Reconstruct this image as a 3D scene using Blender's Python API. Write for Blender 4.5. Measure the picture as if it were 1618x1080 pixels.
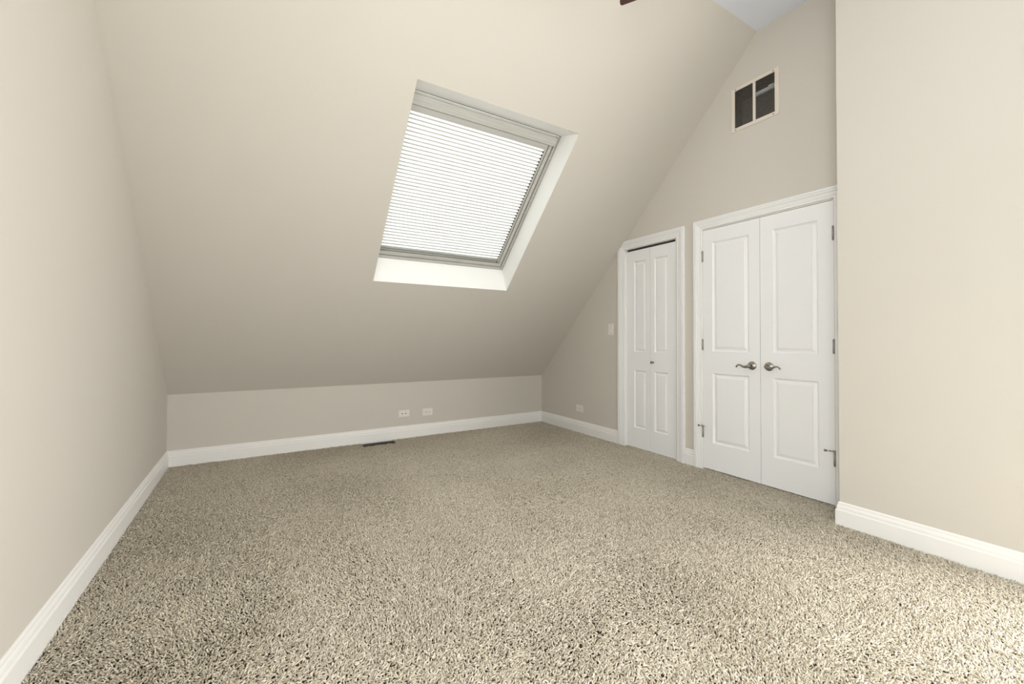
import bpy, bmesh, math, random
import numpy as np
from mathutils import Vector, Matrix

sc = bpy.context.scene
COL = sc.collection
for _o in list(bpy.data.objects):
    bpy.data.objects.remove(_o, do_unlink=True)

# ------------------------------------------------------------------ camera
F_PX, YAW, PITCH, ROLL, CY, CAMH = 657.686, 31.4846, 0.86246, 0.192, 524.672, 1.1016
ya, pi_, ro = (math.radians(v) for v in (YAW, PITCH, ROLL))
fw = Vector((math.sin(ya) * math.cos(pi_), math.cos(ya) * math.cos(pi_), math.sin(pi_)))
rt = Vector((math.cos(ya), -math.sin(ya), 0))
up = rt.cross(fw)
rt2 = rt * math.cos(ro) + up * math.sin(ro)
up2 = up * math.cos(ro) - rt * math.sin(ro)
cam_d = bpy.data.cameras.new('camera')
cam = bpy.data.objects.new('camera', cam_d)
COL.objects.link(cam)
cam.matrix_world = Matrix(((rt2.x, up2.x, -fw.x, 0), (rt2.y, up2.y, -fw.y, 0), (rt2.z, up2.z, -fw.z, CAMH), (0, 0, 0, 1)))
cam_d.sensor_fit = 'HORIZONTAL'
cam_d.sensor_width = 36.0
cam_d.lens = F_PX / 1618 * 36.0
cam_d.shift_x = 0.0
cam_d.shift_y = (CY - 540) / 1618
cam_d.clip_start = 0.02
sc.camera = cam

# ------------------------------------------------------------------ view, world, daylight
sc.view_settings.view_transform = 'Standard'
sc.view_settings.look = 'None'
sc.view_settings.gamma = 1.0
sc.view_settings.use_curve_mapping = False
sc.view_settings.exposure = 0.12

world = bpy.data.worlds.new('overcast_sky')
sc.world = world
world.use_nodes = True
wb = world.node_tree.nodes['Background']
wb.inputs['Color'].default_value = (0.93, 0.97, 1.0, 1)
wb.inputs['Strength'].default_value = 4.6


def area(name, loc, rot, sx, sy, power, col):
    ld = bpy.data.lights.new(name, 'AREA')
    ld.shape = 'RECTANGLE'
    ld.size, ld.size_y, ld.energy, ld.color = sx, sy, power, col
    o = bpy.data.objects.new(name, ld)
    o.location, o.rotation_euler = loc, rot
    COL.objects.link(o)
    return o


# daylight at unseen windows behind the photographer; the side ones are added for light
BACK = -2.4
L_, R2_ = 0.6469, 2.9929
WIN = [(0.60, 1.80)]
WZ = (0.75, 2.35)
SIDE_L = (-1.25, 0.30, 0.35, 2.10)      # y0, y1, z0, z1 of an unseen window added in the left wall for light
SIDE_R = (-1.35, -0.15, 0.20, 1.60)     # another unseen one added for light, in the projecting right wall
P_BACK, P_LEFT, P_RIGHT, P_ADDED_LAMP = 4, 36, 138, 1.0
for a_, b_ in WIN:
    area('unseen_window_light', ((a_ + b_) / 2, BACK - 0.03, (WZ[0] + WZ[1]) / 2), (math.radians(90), 0, 0),
         b_ - a_ - 0.06, WZ[1] - WZ[0] - 0.06, P_BACK, (1.0, 0.99, 0.97))
area('unseen_window_light', (-L_ - 0.03, (SIDE_L[0] + SIDE_L[1]) / 2, (SIDE_L[2] + SIDE_L[3]) / 2), (0, math.radians(-90), 0),
     SIDE_L[3] - SIDE_L[2] - 0.06, SIDE_L[1] - SIDE_L[0] - 0.06, P_LEFT, (1.0, 0.99, 0.97))
area('unseen_window_light', (R2_ + 0.03, (SIDE_R[0] + SIDE_R[1]) / 2, (SIDE_R[2] + SIDE_R[3]) / 2), (0, math.radians(90), 0),
     SIDE_R[3] - SIDE_R[2] - 0.06, SIDE_R[1] - SIDE_R[0] - 0.06, P_RIGHT, (1.0, 0.99, 0.97))

# ------------------------------------------------------------------ room measures (metres)
D, L, R, R2, YC, K, C = 4.5715, 0.6469, 3.2719, 2.9929, 1.1136, 0.6114, 3.481
SLA = math.radians(45.279)
SN, CS, TN = math.sin(SLA), math.cos(SLA), math.tan(SLA)
YT = D - (C - K) / TN            # where the slope meets the flat ceiling
BH, BT = 0.1325, 0.0175          # baseboard
FZ = -0.013                      # carpet backing


def zs(y): return K + (D - y) * TN
def SL(x, s, d=0.0): return (x, D - s * CS + d * SN, K + s * SN + d * CS)


# ------------------------------------------------------------------ materials
MATS = {}


def pmat(name, col, rough=0.6, metal=0.0, spec=0.5, noise=0.0, nscale=40.0, bump=0.0, bscale=300.0, stretch=None, col2=None):
    m = bpy.data.materials.new(name)
    m.use_nodes = True
    nt = m.node_tree
    b = nt.nodes['Principled BSDF']
    b.inputs['Base Color'].default_value = (*col, 1)
    b.inputs['Roughness'].default_value = rough
    b.inputs['Metallic'].default_value = metal
    b.inputs['Specular IOR Level'].default_value = spec
    tc = nt.nodes.new('ShaderNodeTexCoord')
    mp = nt.nodes.new('ShaderNodeMapping')
    nt.links.new(tc.outputs['Object'], mp.inputs['Vector'])
    if stretch:
        mp.inputs['Scale'].default_value = stretch
    if noise > 0:
        n = nt.nodes.new('ShaderNodeTexNoise')
        n.inputs['Scale'].default_value = nscale
        n.inputs['Detail'].default_value = 4
        nt.links.new(mp.outputs[0], n.inputs['Vector'])
        mx = nt.nodes.new('ShaderNodeMix')
        mx.data_type = 'RGBA'
        c2 = col2 or tuple(c * (1 - noise) for c in col)
        mx.inputs[6].default_value = (*c2, 1)
        mx.inputs[7].default_value = (*(tuple(min(1, c * (1 + noise)) for c in col) if not col2 else col), 1)
        nt.links.new(n.outputs['Fac'], mx.inputs[0])
        nt.links.new(mx.outputs[2], b.inputs['Base Color'])
    if bump > 0:
        n2 = nt.nodes.new('ShaderNodeTexNoise')
        n2.inputs['Scale'].default_value = bscale
        n2.inputs['Detail'].default_value = 3
        nt.links.new(mp.outputs[0], n2.inputs['Vector'])
        bp = nt.nodes.new('ShaderNodeBump')
        bp.inputs['Strength'].default_value = bump
        bp.inputs['Distance'].default_value = 0.001
        nt.links.new(n2.outputs['Fac'], bp.inputs['Height'])
        nt.links.new(bp.outputs[0], b.inputs['Normal'])
    MATS[name] = m
    return m


PAINT = pmat('beige_wall_paint', (0.64, 0.60, 0.538), 0.85, spec=0.25, noise=0.012, nscale=2.5, bump=0.12, bscale=260)
CEIL = pmat('ceiling_white', (0.82, 0.85, 0.93), 0.9, spec=0.2, bump=0.1, bscale=200)
TRIM = pmat('trim_white_gloss', (0.88, 0.865, 0.84), 0.38, spec=0.45)
DOORW = pmat('door_white', (0.88, 0.88, 0.885), 0.42, spec=0.4, bump=0.05, bscale=150, stretch=(1, 1, 0.05))
CASING = pmat('casing_white', (0.88, 0.875, 0.87), 0.4, spec=0.45)
REVEAL = pmat('reveal_white', (0.94, 0.93, 0.905), 0.6, spec=0.3)
WOODW = pmat('whitewashed_wood', (0.66, 0.65, 0.61), 0.55, noise=0.1, nscale=7, stretch=(0.5, 16, 16), col2=(0.37, 0.36, 0.325), bump=0.25, bscale=30)
ALU = pmat('grey_aluminium', (0.42, 0.42, 0.40), 0.45, metal=0.3)
HEADR = pmat('headrail_grey', (0.50, 0.49, 0.46), 0.5)
GASKET = pmat('black_gasket', (0.02, 0.02, 0.02), 0.7)
NICKEL = pmat('satin_nickel', (0.36, 0.335, 0.30), 0.22, metal=1.0)
HINGE = pmat('hinge_nickel', (0.42, 0.40, 0.37), 0.42, metal=0.85)
DARKN = pmat('aged_nickel', (0.22, 0.205, 0.185), 0.3, metal=1.0)
BRONZE = pmat('dark_brown_metal', (0.035, 0.022, 0.014), 0.5, metal=0.2)
FANWOOD = pmat('dark_cherry_wood', (0.065, 0.018, 0.014), 0.35, noise=0.3, nscale=6, stretch=(1, 12, 12), col2=(0.03, 0.009, 0.007))
PLATE = pmat('white_plastic', (0.80, 0.765, 0.70), 0.35)
SLOT = pmat('slot_dark', (0.03, 0.025, 0.02), 0.6)
CAVITY = pmat('cavity_painted_shade', (0.014, 0.0125, 0.011), 0.95, spec=0.1)  # near-black colour stands in for the unlit dark inside
GRILLE = pmat('grille_enamel', (0.76, 0.69, 0.60), 0.45)
LOUVER = pmat('louver_grey', (0.30, 0.275, 0.245), 0.5)
RUBBER = pmat('white_rubber', (0.62, 0.60, 0.57), 0.6)
BACKING = pmat('carpet_backing', (0.10, 0.075, 0.045), 1.0, spec=0.0, noise=0.25, nscale=120)
THREAD = pmat('white_thread', (0.85, 0.84, 0.8), 0.9)

PILE = bpy.data.materials.new('carpet_yarn')
PILE.use_nodes = True
_n = PILE.node_tree
_b = _n.nodes['Principled BSDF']
_b.inputs['Roughness'].default_value = 1.0
_b.inputs['Specular IOR Level'].default_value = 0.05
_at = _n.nodes.new('ShaderNodeAttribute')
_at.attribute_type = 'INSTANCER'
_at.attribute_name = 'tint'
_mx = _n.nodes.new('ShaderNodeMix')
_mx.data_type = 'RGBA'
_mx.inputs[6].default_value = (0.33, 0.285, 0.21, 1)
_mx.inputs[7].default_value = (0.68, 0.62, 0.515, 1)
_n.links.new(_at.outputs['Fac'], _mx.inputs[0])
_n.links.new(_mx.outputs[2], _b.inputs['Base Color'])


def mixmat(name, build):
    m = bpy.data.materials.new(name)
    m.use_nodes = True
    nt = m.node_tree
    nt.nodes.clear()
    out = nt.nodes.new('ShaderNodeOutputMaterial')
    nt.links.new(build(nt), out.inputs['Surface'])
    return m


def fabric(fac, col):
    def f(nt):
        a = nt.nodes.new('ShaderNodeBsdfDiffuse')
        a.inputs['Color'].default_value = (*col, 1)
        b = nt.nodes.new('ShaderNodeBsdfTranslucent')
        b.inputs['Color'].default_value = (*col, 1)
        mx = nt.nodes.new('ShaderNodeMixShader')
        mx.inputs[0].default_value = fac
        nt.links.new(a.outputs[0], mx.inputs[1])
        nt.links.new(b.outputs[0], mx.inputs[2])
        return mx.outputs[0]
    return f


BLIND = mixmat('blind_fabric', fabric(0.45, (0.90, 0.89, 0.86)))
SEAM = mixmat('blind_seam', fabric(0.03, (0.50, 0.48, 0.45)))


def glassf(nt):
    a = nt.nodes.new('ShaderNodeBsdfTransparent')
    a.inputs['Color'].default_value = (0.93, 0.96, 0.95, 1)
    b = nt.nodes.new('ShaderNodeBsdfGlossy')
    b.inputs['Roughness'].default_value = 0.02
    mx = nt.nodes.new('ShaderNodeMixShader')
    mx.inputs[0].default_value = 0.06
    nt.links.new(a.outputs[0], mx.inputs[1])
    nt.links.new(b.outputs[0], mx.inputs[2])
    return mx.outputs[0]


GLASS = mixmat('window_glass', glassf)


def added_lampf(nt):
    e = nt.nodes.new('ShaderNodeEmission')
    e.inputs['Color'].default_value = (1.0, 0.93, 0.82, 1)
    e.inputs['Strength'].default_value = P_ADDED_LAMP
    return e.outputs[0]


ADDED_LAMP = mixmat('added_lamp_glass', added_lampf)  # glow of the globe added under the fan

# ------------------------------------------------------------------ helpers


class MB:
    """collects world-space geometry for one mesh object"""

    def __init__(self):
        self.v, self.f, self.sm = [], [], []

    def add(self, vs, fs, smooth=False):
        o = len(self.v)
        self.v += [tuple(p) for p in vs]
        self.f += [tuple(i + o for i in f) for f in fs]
        self.sm += [smooth] * len(fs)
        return self

    def box(self, a, b, T=None, bevel=0.0, seg=2):
        T = T or (lambda p: p)
        if bevel <= 0:
            xs = [(a[0], b[0])[i] for i in (0, 1)]
            vs = [T((xs[i & 1], (a[1], b[1])[(i >> 1) & 1], (a[2], b[2])[(i >> 2) & 1])) for i in range(8)]
            return self.add(vs, [(0, 2, 3, 1), (4, 5, 7, 6), (0, 1, 5, 4), (2, 6, 7, 3), (0, 4, 6, 2), (1, 3, 7, 5)])
        bm = bmesh.new()
        bmesh.ops.create_cube(bm, size=1)
        for v in bm.verts:
            v.co = Vector([(a[i] + b[i]) / 2 + v.co[i] * (b[i] - a[i]) for i in range(3)])
        bmesh.ops.bevel(bm, geom=list(bm.edges), offset=bevel, segments=seg, profile=0.5, affect='EDGES')
        bm.verts.index_update()
        self.add([T(tuple(v.co)) for v in bm.verts], [[v.index for v in f.verts] for f in bm.faces])
        bm.free()
        return self

    def prism(self, poly, T, d0, d1):
        """2-D polygon (u,v) extruded from d0 to d1; T maps (u,v,d)"""
        n = len(poly)
        vs = [T((p[0], p[1], d0)) for p in poly] + [T((p[0], p[1], d1)) for p in poly]
        fs = [tuple(range(n)), tuple(range(2 * n - 1, n - 1, -1))] + [(i, i + n, (i + 1) % n + n, (i + 1) % n) for i in range(n)]
        return self.add(vs, fs)

    def tube(self, pts, rad, n=10, caps=True, smooth=True):
        pts = [Vector(p) for p in pts]
        if not isinstance(rad, (list, tuple)):
            rad = [rad] * len(pts)
        vs, fs = [], []
        ref = None
        for i, p in enumerate(pts):
            t = (pts[min(i + 1, len(pts) - 1)] - pts[max(i - 1, 0)]).normalized()
            if ref is None:
                ref = t.orthogonal().normalized()
            ref = (ref - t * ref.dot(t)).normalized()
            bi = t.cross(ref)
            for k in range(n):
                an = 2 * math.pi * k / n
                vs.append(p + (ref * math.cos(an) + bi * math.sin(an)) * rad[i])
        for i in range(len(pts) - 1):
            for k in range(n):
                fs.append((i * n + k, i * n + (k + 1) % n, (i + 1) * n + (k + 1) % n, (i + 1) * n + k))
        self.add(vs, fs, smooth)
        if caps:
            o = len(pts) * n - n
            self.add(vs[:n], [tuple(range(n - 1, -1, -1))])
            self.add(vs[o:], [tuple(range(n))])
        return self

    def lathe(self, prof, org, axis, n=24, smooth=True):
        """prof: (radius, height) along axis from org"""
        ax = Vector(axis).normalized()
        e1 = ax.orthogonal().normalized()
        e2 = ax.cross(e1)
        org = Vector(org)
        vs, fs = [], []
        for r, h in prof:
            for k in range(n):
                an = 2 * math.pi * k / n
                vs.append(org + ax * h + (e1 * math.cos(an) + e2 * math.sin(an)) * max(r, 1e-5))
        for i in range(len(prof) - 1):
            for k in range(n):
                fs.append((i * n + k, i * n + (k + 1) % n, (i + 1) * n + (k + 1) % n, (i + 1) * n + k))
        return self.add(vs, fs, smooth)

    def clip(self, co, no):
        """cut away everything on the +no side of the plane, closing the cut"""
        bm = bmesh.new()
        vv = [bm.verts.new(p) for p in self.v]
        for f in self.f:
            bm.faces.new([vv[i] for i in f])
        bmesh.ops.remove_doubles(bm, verts=list(bm.verts), dist=1e-6)
        bmesh.ops.bisect_plane(bm, geom=list(bm.verts) + list(bm.edges) + list(bm.faces), plane_co=co, plane_no=no, clear_outer=True)
        bmesh.ops.holes_fill(bm, edges=[e for e in bm.edges if e.is_boundary])
        bm.verts.index_update()
        self.v = [tuple(v.co) for v in bm.verts]
        self.f = [tuple(v.index for v in f.verts) for f in bm.faces]
        self.sm = [False] * len(self.f)
        bm.free()
        return self

    def obj(self, name, mat, parent=None, merge=True, recalc=True):
        bm = bmesh.new()
        vv = [bm.verts.new(p) for p in self.v]
        for f, s in zip(self.f, self.sm):
            try:
                nf = bm.faces.new([vv[i] for i in f])
                nf.smooth = s
            except ValueError:
                pass
        if merge:
            bmesh.ops.remove_doubles(bm, verts=list(bm.verts), dist=1e-6)
        if recalc:
            bmesh.ops.recalc_face_normals(bm, faces=list(bm.faces))
        if parent is not None:
            org = worldloc(parent)
        else:
            xs = [[v.co[i] for v in bm.verts] for i in range(3)]
            org = Vector(((min(xs[0]) + max(xs[0])) / 2, (min(xs[1]) + max(xs[1])) / 2, min(xs[2])))
        bmesh.ops.translate(bm, verts=list(bm.verts), vec=-org)
        me = bpy.data.meshes.new(name)
        bm.to_mesh(me)
        bm.free()
        for m in (mat if isinstance(mat, (list, tuple)) else [mat]):
            me.materials.append(m)
        o = bpy.data.objects.new(name, me)
        COL.objects.link(o)
        if parent is not None:
            o.parent = parent
        else:
            o.location = org
        return o


def worldloc(o):
    v = Vector((0, 0, 0))
    while o is not None:
        v += o.location
        o = o.parent
    return v


def empty(name, loc):
    o = bpy.data.objects.new(name, None)
    o.location = loc
    o.empty_display_size = 0.1
    COL.objects.link(o)
    return o


def tag(o, label=None, cat=None, group=None, kind=None):
    if label: o['label'] = label
    if cat: o['category'] = cat
    if group: o['group'] = group
    if kind: o['kind'] = kind
    return o


ID = lambda p: p
YZX = lambda p: (p[2], p[0], p[1])                 # (u,v,d) -> x=d, y=u, z=v
XZY = lambda p: (p[0], p[2], p[1])                 # (u,v,d) -> x=u, z=v, y=d
DW = lambda p: (R - p[2], p[0], p[1])              # door wall: (y, z, proud)
KW = lambda p: (p[0], D - p[2], p[1])              # knee wall: (x, z, proud)
SK = lambda p: SL(p[0], p[1], p[2])                # slope: (x, s, depth into roof)

# ------------------------------------------------------------------ structure
# bifold opening and double door opening in the door wall
BF = (2.466, 3.088, 2.030)
DD = (1.240, 2.197, 2.042)
VY, VZ = (1.592, 1.914), (2.786, 3.106)            # hole behind the return air grille

tag(MB().box((-L - 0.1, BACK - 0.1, FZ - 0.1), (R + 0.9, D + 0.1, FZ)).obj('floor', BACKING),
    'beige carpeted floor of the attic bedroom', 'floor', kind='structure')

wl = MB()
wl.prism([(SIDE_L[1], FZ), (D, FZ), (D, K), (YT, C), (SIDE_L[1], C)], YZX, -L - 0.1, -L)
wl.box((-L - 0.1, BACK - 0.1, FZ), (-L, SIDE_L[0], C))
wl.box((-L - 0.1, SIDE_L[0], FZ), (-L, SIDE_L[1], SIDE_L[2]))
wl.box((-L - 0.1, SIDE_L[0], SIDE_L[3]), (-L, SIDE_L[1], C))
tag(wl.obj('wall_left', PAINT),
    'plain beige wall on the left following the roof slope', 'wall', kind='structure')

tag(MB().box((-L - 0.1, D, FZ), (R + 0.1, D + 0.1, K)).obj('wall_far', PAINT),
    'low beige knee wall under the sloped ceiling', 'wall', kind='structure')

# door wall: notched polygon with a hole for the grille, split in three convexish strips around the hole
wr = MB()
T_ = lambda p: (p[2], p[0], p[1])
TH = 0.105
wr.prism([(BF[1], FZ), (D, FZ), (D, K), (BF[1], zs(BF[1]))], T_, R, R + TH)
wr.prism([(BF[0], BF[2]), (BF[1], BF[2]), (BF[1], zs(BF[1])), (BF[0], zs(BF[0]))], T_, R, R + TH)
wr.prism([(DD[1], FZ), (BF[0], FZ), (BF[0], zs(BF[0])), (DD[1], zs(DD[1]))], T_, R, R + TH)
wr.prism([(VY[1], DD[2]), (DD[1], DD[2]), (DD[1], zs(DD[1])), (VY[1], zs(VY[1]))], T_, R, R + TH)
wr.prism([(VY[0], DD[2]), (VY[1], DD[2]), (VY[1], VZ[0]), (VY[0], VZ[0])], T_, R, R + TH)
wr.prism([(VY[0], VZ[1]), (VY[1], VZ[1]), (VY[1], zs(VY[1])), (YT, C), (VY[0], C)], T_, R, R + TH)
wr.prism([(DD[0], DD[2]), (VY[0], DD[2]), (VY[0], C), (DD[0], C)], T_, R, R + TH)
wr.prism([(YC - 0.1, FZ), (DD[0], FZ), (DD[0], C), (YC - 0.1, C)], T_, R, R + TH)
tag(wr.obj('wall_right', PAINT), 'beige gable wall holding the closet doors', 'wall', kind='structure')

wf = MB()
wf.box((R2, SIDE_R[1], FZ), (R + 0.1, YC, C))
wf.box((R2, BACK - 0.1, FZ), (R2 + 0.1, SIDE_R[0], C))
wf.box((R2, SIDE_R[0], FZ), (R2 + 0.1, SIDE_R[1], SIDE_R[2]))
wf.box((R2, SIDE_R[0], SIDE_R[3]), (R2 + 0.1, SIDE_R[1], C))
tag(wf.obj('wall_right_front', PAINT),
    'beige wall projecting into the room at the right edge', 'wall', kind='structure')

# closet and duct space behind the door wall
cv = MB()
X0, X1 = R + TH, R + 0.85
cv.box((X1, YC - 0.1, FZ), (X1 + 0.05, D, C))
cv.box((X0, YC - 0.15, FZ), (X1, YC - 0.1, C))
cv.box((X0, D - 0.05, FZ), (X1, D, C))
cv.box((X0, YC - 0.1, C), (X1, D, C + 0.05))
cv.box((X0, YC - 0.1, 2.35), (X1, D - 0.05, 2.40))
cv.box((X0, 2.30, FZ), (X1, 2.35, 2.35))
tag(cv.obj('wall_closet', CAVITY), 'closet walls behind the white doors, coloured near black as shade', 'wall', kind='structure')

# wall behind the photographer with two windows
wbk = MB()
xs = [-L - 0.1, WIN[0][0], WIN[0][1], R2 + 0.1]
for i in (0, 2):
    wbk.box((xs[i], BACK - 0.1, FZ), (xs[i + 1], BACK, C))
for a_, b_ in WIN:
    wbk.box((a_, BACK - 0.1, FZ), (b_, BACK, WZ[0]))
    wbk.box((a_, BACK - 0.1, WZ[1]), (b_, BACK, C))
tag(wbk.obj('wall_back', PAINT), 'beige wall behind the camera with a window', 'wall', kind='structure')

# flat ceiling
tag(MB().box((-L - 0.1, BACK - 0.1, C), (R + 0.95, YT + 0.08, C + 0.06)).obj('ceiling', CEIL),
    'narrow flat white ceiling strip at the top of the slope', 'ceiling', kind='structure')

# sloped ceiling with the skylight opening
SX, SS = (0.832, 2.142), (1.370, 2.954)
smax = (C - K) / SN
sl_ = MB()
XA, XB, TK = -L - 0.1, R + 0.1, 0.05
grid_x = [XA, SX[0], SX[1], XB]
grid_s = [-0.08, SS[0], SS[1], smax]
for i in range(3):
    for j in range(3):
        if i == 1 and j == 1:
            continue
        sl_.box((grid_x[i], grid_s[j], 0), (grid_x[i + 1], grid_s[j + 1], TK), SK)
tag(sl_.obj('ceiling_slope', PAINT), 'large beige sloped ceiling with a skylight opening', 'ceiling', kind='structure')

# ------------------------------------------------------------------ baseboards
BPROF = [(0, 0.0), (BT, 0.0), (BT, 0.083), (BT - 0.0012, 0.0865), (BT - 0.0062, 0.0895), (BT - 0.0066, 0.0935),
         (BT - 0.0050, 0.0955), (BT - 0.0052, 0.103), (BT - 0.0072, 0.110), (BT - 0.0108, 0.1150), (BT - 0.0112, 0.1180), (BT - 0.0100, 0.1195),
         (BT - 0.0108, 0.1265), (BT - 0.0138, 0.1305), (0, BH)]


def runprof(prof, A, B, n, ma=0.0, mb=0.0, zup=Vector((0, 0, 1))):
    """profile (proud, height) run from A to B on a wall whose room-side normal is n; ma/mb mitre slope at the ends"""
    A, B, n = Vector(A), Vector(B), Vector(n)
    t = (B - A).normalized()
    vs = [A + n * p + zup * h - t * (p * ma) * -1 for p, h in prof] + [B + n * p + zup * h - t * (p * mb) for p, h in prof]
    m = len(prof)
    fs = [tuple(range(m)), tuple(range(2 * m - 1, m - 1, -1))] + [(i, i + m, (i + 1) % m + m, (i + 1) % m) for i in range(m)]
    return vs, fs


ZB = FZ
BP2 = [(p, h if h > 0 else ZB) for p, h in BPROF]


def baseboard(name, runs, label):
    m = MB()
    for r in runs:
        m.add(*runprof(BP2, *r))
    return tag(m.obj(name, TRIM), label, 'baseboard', kind='structure')


baseboard('baseboard_left', [((-L, BACK, 0), (-L, D, 0), (1, 0, 0), 0, 1)], 'white baseboard along the left wall')
baseboard('baseboard_far', [((-L, D, 0), (R, D, 0), (0, -1, 0), 1, 1)], 'white baseboard along the low knee wall')
baseboard('baseboard_right', [((R, 3.178, 0), (R, D, 0), (-1, 0, 0), 0, 1)], 'white baseboard between knee wall corner and bifold door')
baseboard('baseboard_right_between', [((R, 2.275, 0), (R, 2.367, 0), (-1, 0, 0), 0, 0)], 'tiny white baseboard piece between the two door casings')
baseboard('baseboard_right_front', [((R2, BACK, 0), (R2, YC, 0), (-1, 0, 0), 0, -1), ((R2, YC, 0), (R - 0.02, YC, 0), (0, 1, 0), -1, 0)],
          'white baseboard along the projecting wall at right')
baseboard('baseboard_back', [((-L, BACK, 0), (R2, BACK, 0), (0, 1, 0), 1, 1)], 'white baseboard along the wall behind the camera')

# ------------------------------------------------------------------ door casings
CPROF = [(0.0, 0.0), (0.0, 0.006), (0.003, 0.0085), (0.013, 0.0085), (0.0135, 0.0055), (0.0165, 0.0055), (0.018, 0.0095), (0.032, 0.0125),
         (0.038, 0.0150), (0.0385, 0.0115), (0.0425, 0.0115), (0.044, 0.0165), (0.050, 0.0195), (0.056, 0.0195), (0.0565, 0.0160), (0.0605, 0.0160),
         (0.061, 0.0205), (0.074, 0.0205), (0.078, 0.0175), (0.078, 0.0)]


def casing(name, y0, y1, z1, wid, label, clipslope=False):
    """casing around an opening y0..y1 up to z1 on the door wall: two legs and a head, mitred"""
    k = wid / 0.078
    prof = [(u * k, v) for u, v in CPROF]
    e = tag(empty(name, (R, (y0 + y1) / 2, 0)), label, 'door casing', kind='structure')
    m = len(prof)
    strips = {
        'leg_a': [[(y0 - u, FZ, v) for u, v in prof], [(y0 - u, z1 + u, v) for u, v in prof]],
        'leg_b': [[(y1 + u, FZ, v) for u, v in prof], [(y1 + u, z1 + u, v) for u, v in prof]],
        'head': [[(y0 - u, z1 + u, v) for u, v in prof], [(y1 + u, z1 + u, v) for u, v in prof]],
    }
    for key, (a, b) in strips.items():
        mb = MB()
        vs = [DW(p) for p in a] + [DW(p) for p in b]
        mb.add(vs, [tuple(range(m)), tuple(range(2 * m - 1, m - 1, -1))] + [(i, i + m, (i + 1) % m + m, (i + 1) % m) for i in range(m)])
        if clipslope:
            mb.clip(SL(0, 1, -0.0005), (0, SN, CS))
        mb.obj('head_casing' if key == 'head' else 'side_casing', CASING, e)
    return e


casing('trim_1', BF[0] - 0.010, BF[1] + 0.002, BF[2] + 0.002, 0.085, 'white moulded casing around the narrow bifold closet door', True)
casing('trim_2', DD[0] - 0.005, DD[1] + 0.003, DD[2] + 0.006, 0.077, 'white moulded casing around the double closet doors')


def jamb(parent, y0, y1, z1):
    mb = MB()
    d0, d1 = -TH, 0.0
    w = 0.004
    mb.box((y0, FZ, d0), (y0 + w, z1, d1), DW)
    mb.box((y1 - w, FZ, d0), (y1, z1, d1), DW)
    mb.box((y0, z1 - w, d0), (y1, z1, d1), DW)
    return mb.obj('jamb', TRIM, parent)


# ------------------------------------------------------------------ doors
PPROF = [(0.0, 0.0), (0.0025, 0.0045), (0.006, 0.0065), (0.010, 0.0125), (0.0165, 0.0130), (0.033, 0.0060), (0.0365, 0.0055), (0.0385, 0.0022)]


def leaf(y0, y1, z0, z1, front, thick, panels, parent, name='leaf', prof=PPROF):
    """door leaf with moulded panels; y, z on the door wall, front = proud of the wall plane"""
    mb = MB()
    ys = sorted({y0, y1, *[p[0] for p in panels], *[p[1] for p in panels]})
    zz = sorted({z0, z1, *[p[2] for p in panels], *[p[3] for p in panels]})
    for i in range(len(ys) - 1):
        for j in range(len(zz) - 1):
            cy, cz = (ys[i] + ys[i + 1]) / 2, (zz[j] + zz[j + 1]) / 2
            if any(p[0] < cy < p[1] and p[2] < cz < p[3] for p in panels):
                continue
            mb.add([DW((ys[i], zz[j], front)), DW((ys[i], zz[j + 1], front)), DW((ys[i + 1], zz[j + 1], front)), DW((ys[i + 1], zz[j], front))], [(0, 1, 2, 3)])
    b = front - thick
    c = [(y0, z0), (y1, z0), (y1, z1), (y0, z1)]
    mb.add([DW((*q, front)) for q in c] + [DW((*q, b)) for q in c],
           [(7, 6, 5, 4), (0, 1, 5, 4), (1, 2, 6, 5), (2, 3, 7, 6), (3, 0, 4, 7)])
    lf = mb.obj(name, DOORW, parent)
    for p in panels:
        pm = MB()
        rings = []
        for ins, dep in prof:
            rings.append([DW((p[0] + ins, p[2] + ins, front - dep)), DW((p[1] - ins, p[2] + ins, front - dep)),
                          DW((p[1] - ins, p[3] - ins, front - dep)), DW((p[0] + ins, p[3] - ins, front - dep))])
        vs = [v for r in rings for v in r]
        fs = []
        for i in range(len(rings) - 1):
            for k in range(4):
                fs.append((i * 4 + k, i * 4 + (k + 1) % 4, (i + 1) * 4 + (k + 1) % 4, (i + 1) * 4 + k))
        o = (len(rings) - 1) * 4
        fs.append((o, o + 1, o + 2, o + 3))
        pm.add(vs, fs)
        pm.obj('panel', DOORW, lf if name == 'leaf_body' else lf)
    return lf


# bifold
d1 = tag(empty('door_1', (R, (BF[0] + BF[1]) / 2, 0)), 'narrow white bifold closet door with a small round knob', 'door', kind='structure')
jamb(d1, *BF)
bprof = [(a * 0.82, b) for a, b in PPROF]
s_ = 1.0067
lfL = leaf(2.7795, 3.0835, 0.001, 2.006, -0.022, 0.032,
           [(2.808 * s_, 2.962 * s_, 0.970, 1.892), (2.808 * s_, 2.962 * s_, 0.203, 0.783)], d1, 'bifold_leaf', bprof)
lfR = leaf(2.4705, 2.7765, 0.001, 2.006, -0.022, 0.032,
           [(2.555 * s_, 2.709 * s_, 0.970, 1.892), (2.555 * s_, 2.709 * s_, 0.203, 0.783)], d1, 'bifold_leaf', bprof)
MB().box((BF[0] + 0.01, 2.008, -0.045), (BF[1] - 0.01, 2.022, -0.03), DW).obj('track', GASKET, d1)
kn = MB()
kn.lathe([(0.0, 0), (0.009, 0.0), (0.008, 0.004), (0.0055, 0.010), (0.006, 0.015), (0.011, 0.020), (0.0135, 0.026), (0.0125, 0.031), (0.008, 0.035), (0.0, 0.036)],
         DW((2.717 * s_ + 0.006, 0.874, -0.022)), (-1, 0, 0), 20)
tag(kn.obj('knob', DARKN, lfR), 'small dark metal knob')


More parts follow.
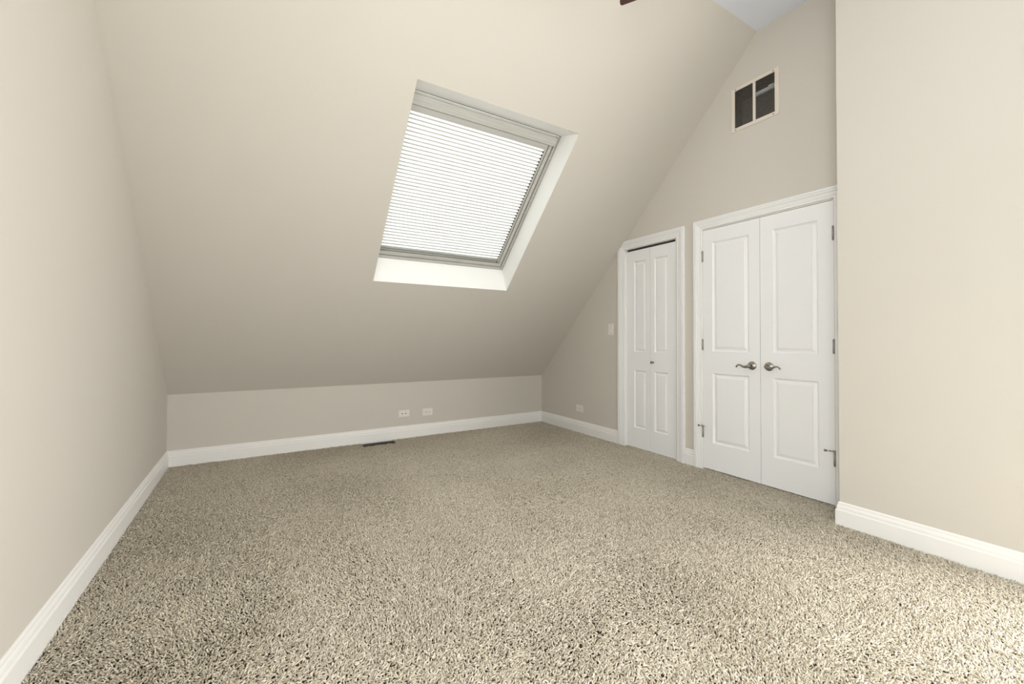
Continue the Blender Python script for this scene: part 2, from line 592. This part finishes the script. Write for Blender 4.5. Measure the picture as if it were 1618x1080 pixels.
# double doors
def hinge(parent, y, z, side, stop=False):
    """butt hinge: knuckle barrel with five segments, two leaf slivers; side=+1 the jamb lies at +y"""
    m = MB()
    h = 0.089
    m.tube([DW((y, z - h / 2, 0.006)), DW((y, z + h / 2, 0.006))], 0.0062, 12)
    for k in range(1, 5):
        zz = z - h / 2 + h * k / 5
        m.tube([DW((y, zz - 0.0007, 0.006)), DW((y, zz + 0.0007, 0.006))], 0.0066, 12)
    for e, q in ((z + h / 2, 1), (z - h / 2, -1)):
        m.tube([DW((y, e, 0.006)), DW((y, e + 0.004 * q, 0.006)), DW((y, e + 0.006 * q, 0.006))], [0.0045, 0.0045, 0.002], 10)
    m.box((y - 0.006, z - h / 2, -0.002), (y + 0.006, z + h / 2, 0.0035), DW)
    hg = m.obj('hinge', HINGE, parent)
    if stop:
        # hinge pin stop: collar on top of the pin, a threaded arm with a tip towards the casing, a short pad towards the leaf
        st = MB()
        zt = z + h / 2 + 0.006
        st.tube([DW((y, zt - 0.005, 0.008)), DW((y, zt + 0.006, 0.008))], 0.0085, 12)
        p0 = (y, zt, 0.010)
        p2 = (y + (0.006 if side > 0 else 0.030), zt + 0.006, 0.050)
        st.tube([DW(p0), DW(p2)], 0.0030, 8)
        sto = st.obj('pin_stop', HINGE, hg)
        tp = MB()
        tp.tube([DW(p2), DW((p2[0] + (0.001 if side > 0 else 0.008), p2[1] + 0.001, p2[2] + 0.009))], 0.0072, 10)
        tp.obj('stop_tip', DARKN, hg)
        pd = MB()
        pd.tube([DW(p0), DW((y - side * 0.022, zt, 0.016))], 0.003, 8)
        pd.tube([DW((y - side * 0.022, zt, 0.016)), DW((y - side * 0.026, zt, 0.008))], 0.006, 8)
        pd.obj('stop_pad', RUBBER, hg)
    return hg


def lever(parent, y, z, side, front):
    """round rosette with a wave lever that points to +y (side=1) or -y (side=-1)"""
    lv = MB()
    P = lambda a, b, c: DW((y + side * a, z + b, front + c))
    lv.lathe([(0.0, 0.0), (0.0325, 0.0), (0.0325, 0.004), (0.031, 0.007), (0.027, 0.0095), (0.019, 0.012), (0.0135, 0.0145), (0.0125, 0.018), (0.0, 0.018)],
             DW((y, z, front)), (-1, 0, 0), 28)
    h = lv.obj('lever_handle', NICKEL, parent)
    nk = MB()
    nk.tube([P(0, 0, 0.014), P(0, 0, 0.030), P(0, 0, 0.044), P(0, 0, 0.052), P(0, 0, 0.056)], [0.0115, 0.010, 0.0115, 0.0115, 0.006], 16)
    nk.obj('neck', NICKEL, h)
    g = MB()
    pts, rad = [], []
    for i in range(22):
        t = i / 21
        a = 0.002 + 0.098 * t
        b = -0.003 - 0.006 * math.sin(min(1, t / 0.55) * math.pi) + (0.007 * math.sin((t - 0.5) / 0.5 * math.pi) if t > 0.5 else 0)
        c = 0.048 + 0.004 * math.sin(t * math.pi) - 0.006 * max(0, t - 0.6)
        if t > 0.86:
            b -= 0.011 * ((t - 0.86) / 0.14) ** 1.5
        pts.append(P(a, b, c))
        rad.append(0.0095 * (1 - t) ** 1.3 + 0.0040 + (0.002 if t > 0.93 else 0))
    g.tube(pts, rad, 12)
    g.obj('lever', NICKEL, h)
    return h


ZP = [(0.998, 1.922), (0.228, 0.816)]
for nm, y0, y1, hs, hy, rosy, lab, pan in (
        ('door_2', 1.7195, 2.1925, 1, 2.1955, 1.780, 'left leaf of the white double closet doors', (1.803, 2.110)),
        ('door_3', 1.2445, 1.7165, -1, 1.2415, 1.655, 'right leaf of the white double closet doors', (1.333, 1.627))):
    dd = tag(empty(nm, (R, (y0 + y1) / 2, 0)), lab, 'door', kind='structure')
    lf = leaf(y0, y1, 0.007, 2.034, -0.001, 0.035, [(pan[0], pan[1], a, b) for a, b in ZP], dd, 'leaf')
    for z, st in ((1.813, False), (1.056, False), (0.312, True)):
        hinge(dd, hy, z, hs, st)
    lever(dd, rosy, 0.898, hs, -0.001)
dj = bpy.data.objects['door_2']
jamb(dj, *DD)
MB().box((DD[0] + 0.004, 2.026, -0.055), (DD[1] - 0.004, 2.038, -0.037), DW).obj('stop_strip', TRIM, dj)

# ------------------------------------------------------------------ skylight (window_1)
win = tag(empty('window_1', SL(1.487, 1.37, 0)), 'large roof skylight with white reveal in the sloped ceiling', 'skylight', kind='structure')
DI = 0.2
IX, IS = (0.785, 2.132), (1.474, 2.848)


def revealboard(o0, o1, i0, i1, nrm):
    """board between outer edge (o0,o1) at the ceiling face and inner edge (i0,i1) at depth DI, thickness pushed along nrm"""
    a = [(*o0, 0.0), (*o1, 0.0), (*i1, DI + 0.004), (*i0, DI + 0.004)]
    t = 0.012
    b = [(p[0] + nrm[0] * t, p[1] + nrm[1] * t, max(p[2], 0.006)) for p in a]
    mb = MB()
    mb.add([SK(p) for p in a] + [SK(p) for p in b], [(0, 1, 2, 3), (7, 6, 5, 4), (0, 4, 5, 1), (1, 5, 6, 2), (2, 6, 7, 3), (3, 7, 4, 0)])
    return mb.obj('reveal_board', REVEAL, win)


OX, OS = SX, SS
revealboard((OX[0], OS[0]), (OX[1], OS[0]), (IX[0], IS[0]), (IX[1], IS[0]), (0, -1))
revealboard((OX[0], OS[1]), (OX[1], OS[1]), (IX[0], IS[1]), (IX[1], IS[1]), (0, 1))
revealboard((OX[0], OS[0]), (OX[0], OS[1]), (IX[0], IS[0]), (IX[0], IS[1]), (-1, 0))
revealboard((OX[1], OS[0]), (OX[1], OS[1]), (IX[1], IS[0]), (IX[1], IS[1]), (1, 0))


def rectframe(x0, x1, s0, s1, w, d0, d1, name, mat, parent, wt=None, wb=None, bev=0.0015):
    """rectangular frame of four rails"""
    wt = w if wt is None else wt
    wb = w if wb is None else wb
    mb = MB()
    mb.box((x0, s0, d0), (x0 + w, s1, d1), SK, bev)
    mb.box((x1 - w, s0, d0), (x1, s1, d1), SK, bev)
    mb.box((x0 + w, s0, d0), (x1 - w, s0 + wb, d1), SK, bev)
    mb.box((x0 + w, s1 - wt, d0), (x1 - w, s1, d1), SK, bev)
    return mb.obj(name, mat, parent)


# seal bed behind everything, fixed frame, sash
rectframe(IX[0] - 0.03, IX[1] + 0.03, IS[0] - 0.03, IS[1] + 0.03, 0.125, 0.222, 0.28, 'outer_frame', GASKET, win)
rectframe(IX[0] + 0.002, IX[1] - 0.005, IS[0] + 0.005, IS[1] - 0.008, 0.025, DI, 0.225, 'frame', WOODW, win)  # top gap bares the black bed in place of soft shadow
sash = rectframe(IX[0] + 0.036, IX[1] - 0.038, IS[0] + 0.038, IS[1] - 0.041, 0.030, DI + 0.004, 0.235, 'sash', WOODW, win, wt=0.055, wb=0.034)
MB().box((IX[0] + 0.06, IS[0] + 0.06, 0.252), (IX[1] - 0.06, IS[1] - 0.06, 0.262), SK).obj('pane', GLASS, win)
# ventilation bar across the top, a little proud, with screw holes
bar = MB()
bar.box((IX[0] + 0.012, 2.760, DI - 0.018), (IX[1] - 0.024, 2.829, DI + 0.006), SK, 0.003)
bar = bar.obj('ventilation_bar', WOODW, win)
for x, s in ((0.985, 2.782), (1.130, 2.802), (1.93, 2.774)):
    MB().tube([SK((x, s, DI - 0.0175)), SK((x, s, DI - 0.012))], 0.0055 if x != 1.93 else 0.004, 10).obj('screw_hole', GASKET, bar)

# blind (hangs in the window: a thing of its own)
bl = tag(empty('skylight_blind', SL(1.487, 1.545, 0.22)), 'white pleated cellular blind drawn closed across the skylight', 'blind')
BX0, BX1 = IX[0] + 0.082, IX[1] - 0.088
BS0, BS1 = 1.584, 2.712
NP = 39
pitch_ = (BS1 - BS0) / NP
fb, sm = MB(), MB()
for i in range(NP):
    s0 = BS0 + i * pitch_
    gap = 0.0042
    prof = []
    for k in range(7):
        t = k / 6
        prof.append((s0 + gap + (pitch_ - 2 * gap) * t, 0.2275 - 0.0105 * math.sin(math.pi * t) ** 0.8))
    vs = [SK((BX0, s, d)) for s, d in prof] + [SK((BX1, s, d)) for s, d in prof]
    fb.add(vs, [(k, k + 1, k + 8, k + 7) for k in range(6)], True)
    sm.box((BX0, s0 - gap * 1.25, 0.2255), (BX1, s0 + gap * 1.25, 0.2300), SK)
pl = fb.obj('pleats', BLIND, bl, recalc=False)
pl['kind'] = 'stuff'
so = sm.obj('pleat_seams', SEAM, bl)
so['kind'] = 'stuff'
MB().box((BX0, BS1 - 0.002, 0.199), (BX1 + 0.004, 2.754, 0.236), SK, 0.002).obj('headrail', HEADR, bl)
br = MB()
br.box((BX0 - 0.003, BS0 - 0.030, 0.208), (BX1 + 0.003, BS0 - 0.016, 0.234), SK, 0.002)
br.box((BX0 - 0.003, BS0 - 0.014, 0.212), (BX1 + 0.003, BS0 + 0.001, 0.234), SK, 0.002)
br.obj('bottom_rail', ALU, bl)
for x in (BX0 - 0.016, BX1 + 0.002):
    ch = MB()
    ch.box((x, BS0 - 0.03, 0.210), (x + 0.012, 2.758, 0.236), SK, 0.0015)
    ch.obj('side_channel', WOODW, bl)
for x in (BX0 + 0.006, BX1 - 0.008):
    MB().tube([SK((x, BS0 - 0.024, 0.2055)), SK((x, BS0 - 0.024, 0.209))], 0.006, 10).obj('end_cap', GASKET, bl)

# ------------------------------------------------------------------ unseen windows behind the camera, the side ones added for light


def plainwindow(name, u0, u1, z0, z1, T, label):
    """T maps (u along the wall, z, outward depth)"""
    w = tag(empty(name, T(((u0 + u1) / 2, z0, 0))), label, 'window', kind='structure')
    fr = MB()
    for (x0, x1, a, b) in ((u0, u0 + 0.04, z0, z1), (u1 - 0.04, u1, z0, z1), (u0 + 0.04, u1 - 0.04, z0, z0 + 0.04), (u0 + 0.04, u1 - 0.04, z1 - 0.04, z1)):
        fr.box((x0, a, 0.045), (x1, b, 0.09), T)
    fr.obj('window_frame', TRIM, w)
    MB().box((u0 + 0.04, z0 + 0.04, 0.064), (u1 - 0.04, z1 - 0.04, 0.070), T).obj('pane', GLASS, w)
    MB().box((u0 - 0.03, z0 - 0.03, -0.04), (u1 + 0.03, z0, 0.02), T).obj('window_sill', TRIM, w)


for a_, b_ in WIN:
    plainwindow('window_2', a_, b_, *WZ, lambda p: (p[0], BACK - p[2], p[1]), 'white framed window in the wall behind the camera')
plainwindow('added_window_left', *SIDE_L, lambda p: (-L - p[2], p[0], p[1]), 'white framed window added for light in the left wall, unseen behind the camera')
plainwindow('added_window_right', *SIDE_R, lambda p: (R2 + p[2], p[0], p[1]), 'white framed window added for light in the right wall, unseen behind the camera')

# ------------------------------------------------------------------ return air grille
vg = tag(empty('air_return_grille', (R, 1.753, 2.772)), 'cream metal return air grille high on the gable wall', 'air vent')
gy0, gy1, gz0, gz1 = 1.570, 1.932, 2.770, 3.121
fr = MB()
iy0, iy1, iz0, iz1 = 1.601, 1.905, 2.797, 3.098
for (a, b) in (((gy0, gz0), (gy1, iz0)), ((gy0, iz1), (gy1, gz1)), ((gy0, iz0), (iy0, iz1)), ((iy1, iz0), (gy1, iz1))):
    fr.box((a[0], a[1], 0.0), (b[0], b[1], 0.006), DW)
fr.obj('frame', GRILLE, vg)
MB().box((1.743, iz0, -0.004), (1.762, iz1, 0.005), DW).obj('centre_bar', GRILLE, vg)
lo = MB()
NL = 30
for i in range(NL):
    z = iz0 + (iz1 - iz0) * (i + 0.5) / NL
    for (a, b) in ((iy0, 1.743), (1.762, iy1)):
        q0, q1, h_ = z - 0.0035, z + 0.0038, 0.0009
        lo.add([DW((a, q0 + h_, 0.003)), DW((b, q0 + h_, 0.003)), DW((b, q1 + h_, -0.009)), DW((a, q1 + h_, -0.009)),
                DW((a, q0 - h_, 0.003)), DW((b, q0 - h_, 0.003)), DW((b, q1 - h_, -0.009)), DW((a, q1 - h_, -0.009))],
               [(0, 1, 2, 3), (7, 6, 5, 4), (0, 4, 5, 1), (2, 6, 7, 3), (0, 3, 7, 4), (1, 5, 6, 2)])
lo = lo.obj('louvers', LOUVER, vg)
lo['kind'] = 'stuff'
sv = MB()
for (a, b) in (((VY[0], VZ[0]), (VY[0] + 0.004, VZ[1])), ((VY[1] - 0.004, VZ[0]), (VY[1], VZ[1])), ((VY[0], VZ[0]), (VY[1], VZ[0] + 0.004)), ((VY[0], VZ[1] - 0.004), (VY[1], VZ[1]))):
    sv.box((a[0], a[1], -TH - 0.01), (b[0], b[1], -0.0005), DW)
sv.obj('added_dark_sleeve', CAVITY, vg)  # dark lining added so the lighter hole edges read as shade
for y in (1.612, 1.898):
    for z in (2.782, 3.110):
        MB().lathe([(0.0055, 0.0), (0.0055, 0.001), (0.003, 0.0022), (0.0, 0.0024)], DW((y, z, 0.006)), (-1, 0, 0), 10).obj('screw', LOUVER, vg)
# pale strap and a thin rod inside the duct space
STZ = 3.092
sp = MB()
sp.box((1.69, STZ, -0.20), (1.845, STZ + 0.026, -0.185), DW)
sp.box((1.700, STZ - 0.003, -0.19), (1.738, STZ + 0.033, -0.178), DW)
tag(sp.obj('duct_strap', REVEAL), 'pale strap glimpsed behind the right half of the wall grille', 'strap')

# ------------------------------------------------------------------ outlets and switch


def plate(name, T, c, w, h, label, cat, kind_):
    """wall plate centred at c (u,v); kind_: duplex (two receptacles side by side), jack (two dark holes), switch"""
    e = tag(empty(name, T((c[0], c[1] - h / 2, 0.0))), label, cat)
    u, v = c
    MB().box((u - w / 2, v - h / 2, -0.001), (u + w / 2, v + h / 2, 0.0055), T, 0.0022, 3).obj('cover_plate', PLATE, e)
    if kind_ == 'duplex':
        for sgn in (-1, 1):
            cu = u + sgn * 0.0195
            poly = []
            for k in range(24):
                an = 2 * math.pi * k / 24
                poly.append((cu + max(-0.0145, min(0.0145, 0.0172 * math.cos(an))), v + 0.0168 * math.sin(an)))
            rc = MB().prism(poly, T, 0.004, 0.0072).obj('receptacle', PLATE, e)
            for (du, dv, a, b) in ((0.003, 0.006, 0.0042, 0.0013), (0.003, -0.006, 0.0034, 0.0013)):
                MB().box((cu + du - a, v + dv - b, 0.0068), (cu + du + a, v + dv + b, 0.0076), T).obj('slot', SLOT, rc)
            MB().tube([T((cu - 0.0075, v, 0.0068)), T((cu - 0.0075, v, 0.0076))], 0.0026, 10).obj('slot', SLOT, rc)
        MB().tube([T((u, v, 0.005)), T((u, v, 0.0066))], 0.0032, 10).obj('screw', PLATE, e)
    elif kind_ == 'jack':
        for sgn in (-1, 1):
            j = MB()
            j.tube([T((u + sgn * 0.019, v, 0.004)), T((u + sgn * 0.019, v, 0.0085))], 0.0085, 14)
            jo = j.obj('jack', PLATE, e)
            MB().tube([T((u + sgn * 0.019, v, 0.0080)), T((u + sgn * 0.019, v, 0.0092))], 0.0062, 12).obj('socket_hole', SLOT, jo)
    else:
        MB().box((u - 0.0165, v - 0.033, 0.004), (u + 0.0165, v + 0.033, 0.0062), T, 0.001).obj('switch_surround', PLATE, e)
        m = MB()
        m.prism([(0.0055, v - 0.030), (0.0105, v - 0.030), (0.0065, v), (0.0085, v + 0.030), (0.0055, v + 0.030)], lambda p: T((p[2], p[1], p[0])), u - 0.0135, u + 0.0135)
        m.obj('rocker', PLATE, e)
        for dv in (-0.048, 0.048):
            MB().tube([T((u, v + dv, 0.005)), T((u, v + dv, 0.0066))], 0.003, 10).obj('screw', SLOT, e)
    return e


plate('jack_plate', KW, (1.398, 0.268), 0.122, 0.072, 'cream wall plate with two dark round jacks on the knee wall', 'wall plate', 'jack')
plate('wall_outlet', KW, (1.669, 0.262), 0.122, 0.080, 'sideways white duplex outlet on the low knee wall', 'outlet', 'duplex')
plate('wall_outlet', DW, (3.798, 0.278), 0.122, 0.076, 'sideways white duplex outlet on the gable wall near the corner', 'outlet', 'duplex')
plate('light_switch', DW, (3.286, 1.205), 0.074, 0.120, 'white light switch plate beside the bifold door casing', 'switch', 'switch')

# ------------------------------------------------------------------ floor register
rg = tag(empty('floor_register', (1.096, 4.44, 0)), 'narrow dark brown floor register against the knee wall baseboard', 'air vent')
rx0, rx1, ry0, ry1 = 0.935, 1.258, 4.468, 4.540
ry0, ry1 = 4.405, 4.478
f = MB()
zt = 0.006
for (a, b) in (((rx0, ry0), (rx1, ry0 + 0.012)), ((rx0, ry1 - 0.012), (rx1, ry1)), ((rx0, ry0 + 0.012), (rx0 + 0.016, ry1 - 0.012)), ((rx1 - 0.016, ry0 + 0.012), (rx1, ry1 - 0.012))):
    f.box((a[0], a[1], FZ), (b[0], b[1], zt))
f.obj('frame', BRONZE, rg)
nl = 22
for i in range(nl):
    x = rx0 + 0.016 + (rx1 - rx0 - 0.032) * (i + 0.5) / nl
    MB().box((x - 0.0028, ry0 + 0.011, FZ + 0.002), (x + 0.0028, ry1 - 0.011, zt - 0.001)).obj('louver', BRONZE, rg)
MB().box((rx0 + 0.01, ry0 + 0.01, FZ), (rx1 - 0.01, ry1 - 0.01, FZ + 0.002)).obj('damper', SLOT, rg)

# ------------------------------------------------------------------ ceiling fan (only one blade tip is in view)
FC = Vector((1.262, 1.116))
FZB = 2.968
fan = tag(empty('ceiling_fan', (FC.x, FC.y, FZB - 0.25)), 'dark brown ceiling fan, one blade tip showing at the top edge', 'ceiling fan')
c3 = lambda z: (FC.x, FC.y, z)
MB().lathe([(0.0, 0.0), (0.065, 0.0), (0.07, -0.01), (0.06, -0.05), (0.02, -0.075), (0.0, -0.076)], c3(C), (0, 0, 1), 28).obj('canopy', BRONZE, fan)
MB().tube([c3(C - 0.07), c3(FZB + 0.11)], 0.0125, 14).obj('downrod', BRONZE, fan)
MB().lathe([(0.0, 0.13), (0.03, 0.13), (0.05, 0.11), (0.11, 0.09), (0.125, 0.06), (0.125, 0.02), (0.10, -0.01), (0.07, -0.03), (0.06, -0.06), (0.0, -0.06)], c3(FZB), (0, 0, 1), 32).obj('motor_housing', BRONZE, fan)
MB().lathe([(0.06, -0.06), (0.085, -0.075), (0.10, -0.10), (0.095, -0.13), (0.07, -0.155), (0.03, -0.17), (0.0, -0.172)], c3(FZB), (0, 0, 1), 28).obj('added_light_globe', ADDED_LAMP, fan)  # unseen glowing globe, added to the fan to help light the room
h0 = math.radians(45.4)
for k in range(5):
    hd = h0 + k * 2 * math.pi / 5
    dr = Vector((math.sin(hd), math.cos(hd), 0))
    pr = Vector((math.cos(hd), -math.sin(hd), 0))
    tilt = math.radians(11)
    prt = pr * math.cos(tilt) + Vector((0, 0, 1)) * math.sin(tilt)
    upv = dr.cross(prt)
    o = Vector(c3(FZB))
    br = MB()
    Tb = lambda p: tuple(o + dr * p[0] + prt * p[1] + upv * p[2])
    br.box((0.09, -0.02, -0.004), (0.24, 0.02, 0.004), Tb, 0.002)
    outline = [(0.20, -0.052), (0.40, -0.062), (0.60, -0.068), (0.655, -0.068), (0.668, -0.064), (0.674, -0.054), (0.674, 0.054), (0.668, 0.064), (0.655, 0.068), (0.60, 0.068), (0.40, 0.062), (0.20, 0.052)]
    bd = MB()
    bd.prism(outline, Tb, 0.004, 0.011)
    bdo = bd.obj('blade', FANWOOD, fan)
    br.obj('blade_arm', BRONZE, bdo)

# ------------------------------------------------------------------ thread on the carpet
th = MB()
random.seed(3)
pts = []
for i in range(7):
    t = i / 6
    pts.append((-0.522 + 0.030 * t + 0.004 * math.sin(5 * t), 1.965 + 0.012 * t + 0.004 * math.sin(4 * t), 0.010))
th.tube(pts, 0.0012, 6)
tag(th.obj('white_thread', THREAD), 'tiny white thread lying on the carpet by the left baseboard', 'thread')

# ------------------------------------------------------------------ carpet pile (one object, tufts by geometry nodes)
rng = np.random.default_rng(7)
sp_ = 0.0066
x0, x1, y0, y1 = -L + BT + 0.002, R + 0.03, -0.4, D - BT - 0.002
nx, ny = int((x1 - x0) / sp_), int((y1 - y0) / sp_)
gx, gy = np.meshgrid(np.linspace(x0, x1, nx), np.linspace(y0, y1, ny))
gx = gx.ravel() + rng.uniform(-0.6, 0.6, gx.size) * sp_
gy = gy.ravel() + rng.uniform(-0.6, 0.6, gy.size) * sp_
xr = np.where(((gy > BF[0] + 0.012) & (gy < BF[1] - 0.008)) | ((gy > DD[0] + 0.008) & (gy < DD[1] - 0.008)), R + 0.03, R - BT - 0.002)
keep = (gx < xr) & (gx > x0) & (gx < x1) & (gy < y1)
keep &= ~((gx > R2 - BT - 0.003) & (gy < YC + BT + 0.003))
keep &= ~((gx > rx0 - 0.002) & (gx < rx1 + 0.002) & (gy > ry0 - 0.004))
keep &= rng.random(gx.size) > 0.09
gx, gy = gx[keep], gy[keep]
n = gx.size


def lownoise(x, y, seed, freq):
    r = np.random.default_rng(seed)
    s = np.zeros_like(x)
    for _ in range(14):
        an = r.uniform(0, 2 * np.pi)
        fr_ = freq * r.uniform(0.5, 1.8)
        s += np.sin(fr_ * (x * np.cos(an) + y * np.sin(an)) + r.uniform(0, 6.28))
    return s / 14 ** 0.5


lay = lownoise(gx, gy, 1, 5.0) * 2.0
az = lay + rng.normal(0, 1.3, n)
tilt = np.radians(np.clip(52 + 10 * lownoise(gx, gy, 2, 7.0) + rng.normal(0, 17, n), 8, 86))
rot = np.stack([np.zeros(n), tilt, az], 1)
ln = rng.uniform(0.0068, 0.0105, n)
rad_ = rng.uniform(0.0022, 0.0031, n)
scl = np.stack([rad_, rad_, ln], 1)
gz = FZ + 0.0075 + rng.uniform(-0.003, 0.002, n) + 0.0012 * lownoise(gx, gy, 4, 60.0)
tint = np.clip(0.60 + rng.normal(0, 0.26, n) + 0.08 * lownoise(gx, gy, 5, 4.0), 0, 1)
me = bpy.data.meshes.new('carpet_pile')
me.vertices.add(n)
me.vertices.foreach_set('co', np.stack([gx, gy, gz], 1).astype(np.float32).ravel())
for nm, arr, ty in (('rot', rot, 'FLOAT_VECTOR'), ('scl', scl, 'FLOAT_VECTOR'), ('tint', tint, 'FLOAT')):
    at = me.attributes.new(nm, ty, 'POINT')
    at.data.foreach_set('vector' if ty == 'FLOAT_VECTOR' else 'value', arr.astype(np.float32).ravel())
me.materials.append(PILE)
carpet = bpy.data.objects.new('carpet_pile', me)
COL.objects.link(carpet)
tag(carpet, 'thick beige cut pile carpet covering the whole floor', 'carpet', kind='stuff')
ng = bpy.data.node_groups.new('carpet_tufts', 'GeometryNodeTree')
ng.interface.new_socket('Geometry', in_out='INPUT', socket_type='NodeSocketGeometry')
ng.interface.new_socket('Geometry', in_out='OUTPUT', socket_type='NodeSocketGeometry')
N = ng.nodes.new
gi, go = N('NodeGroupInput'), N('NodeGroupOutput')
ico = N('GeometryNodeMeshIcoSphere')
ico.inputs['Radius'].default_value = 1.0
ico.inputs['Subdivisions'].default_value = 2
ssm = N('GeometryNodeSetShadeSmooth')
smt = N('GeometryNodeSetMaterial')
smt.inputs['Material'].default_value = PILE
iop = N('GeometryNodeInstanceOnPoints')


def named(nm):
    a = N('GeometryNodeInputNamedAttribute')
    a.data_type = 'FLOAT_VECTOR'
    a.inputs['Name'].default_value = nm
    return a.outputs['Attribute']


e2r = N('FunctionNodeEulerToRotation')
lk = ng.links.new
lk(named('rot'), e2r.inputs[0])
lk(ico.outputs['Mesh'], ssm.inputs['Geometry'])
lk(ssm.outputs['Geometry'], smt.inputs['Geometry'])
lk(gi.outputs[0], iop.inputs['Points'])
lk(smt.outputs['Geometry'], iop.inputs['Instance'])
lk(e2r.outputs[0], iop.inputs['Rotation'])
lk(named('scl'), iop.inputs['Scale'])
lk(iop.outputs['Instances'], go.inputs[0])
md = carpet.modifiers.new('tufts', 'NODES')
md.node_group = ng
print('tufts', n)
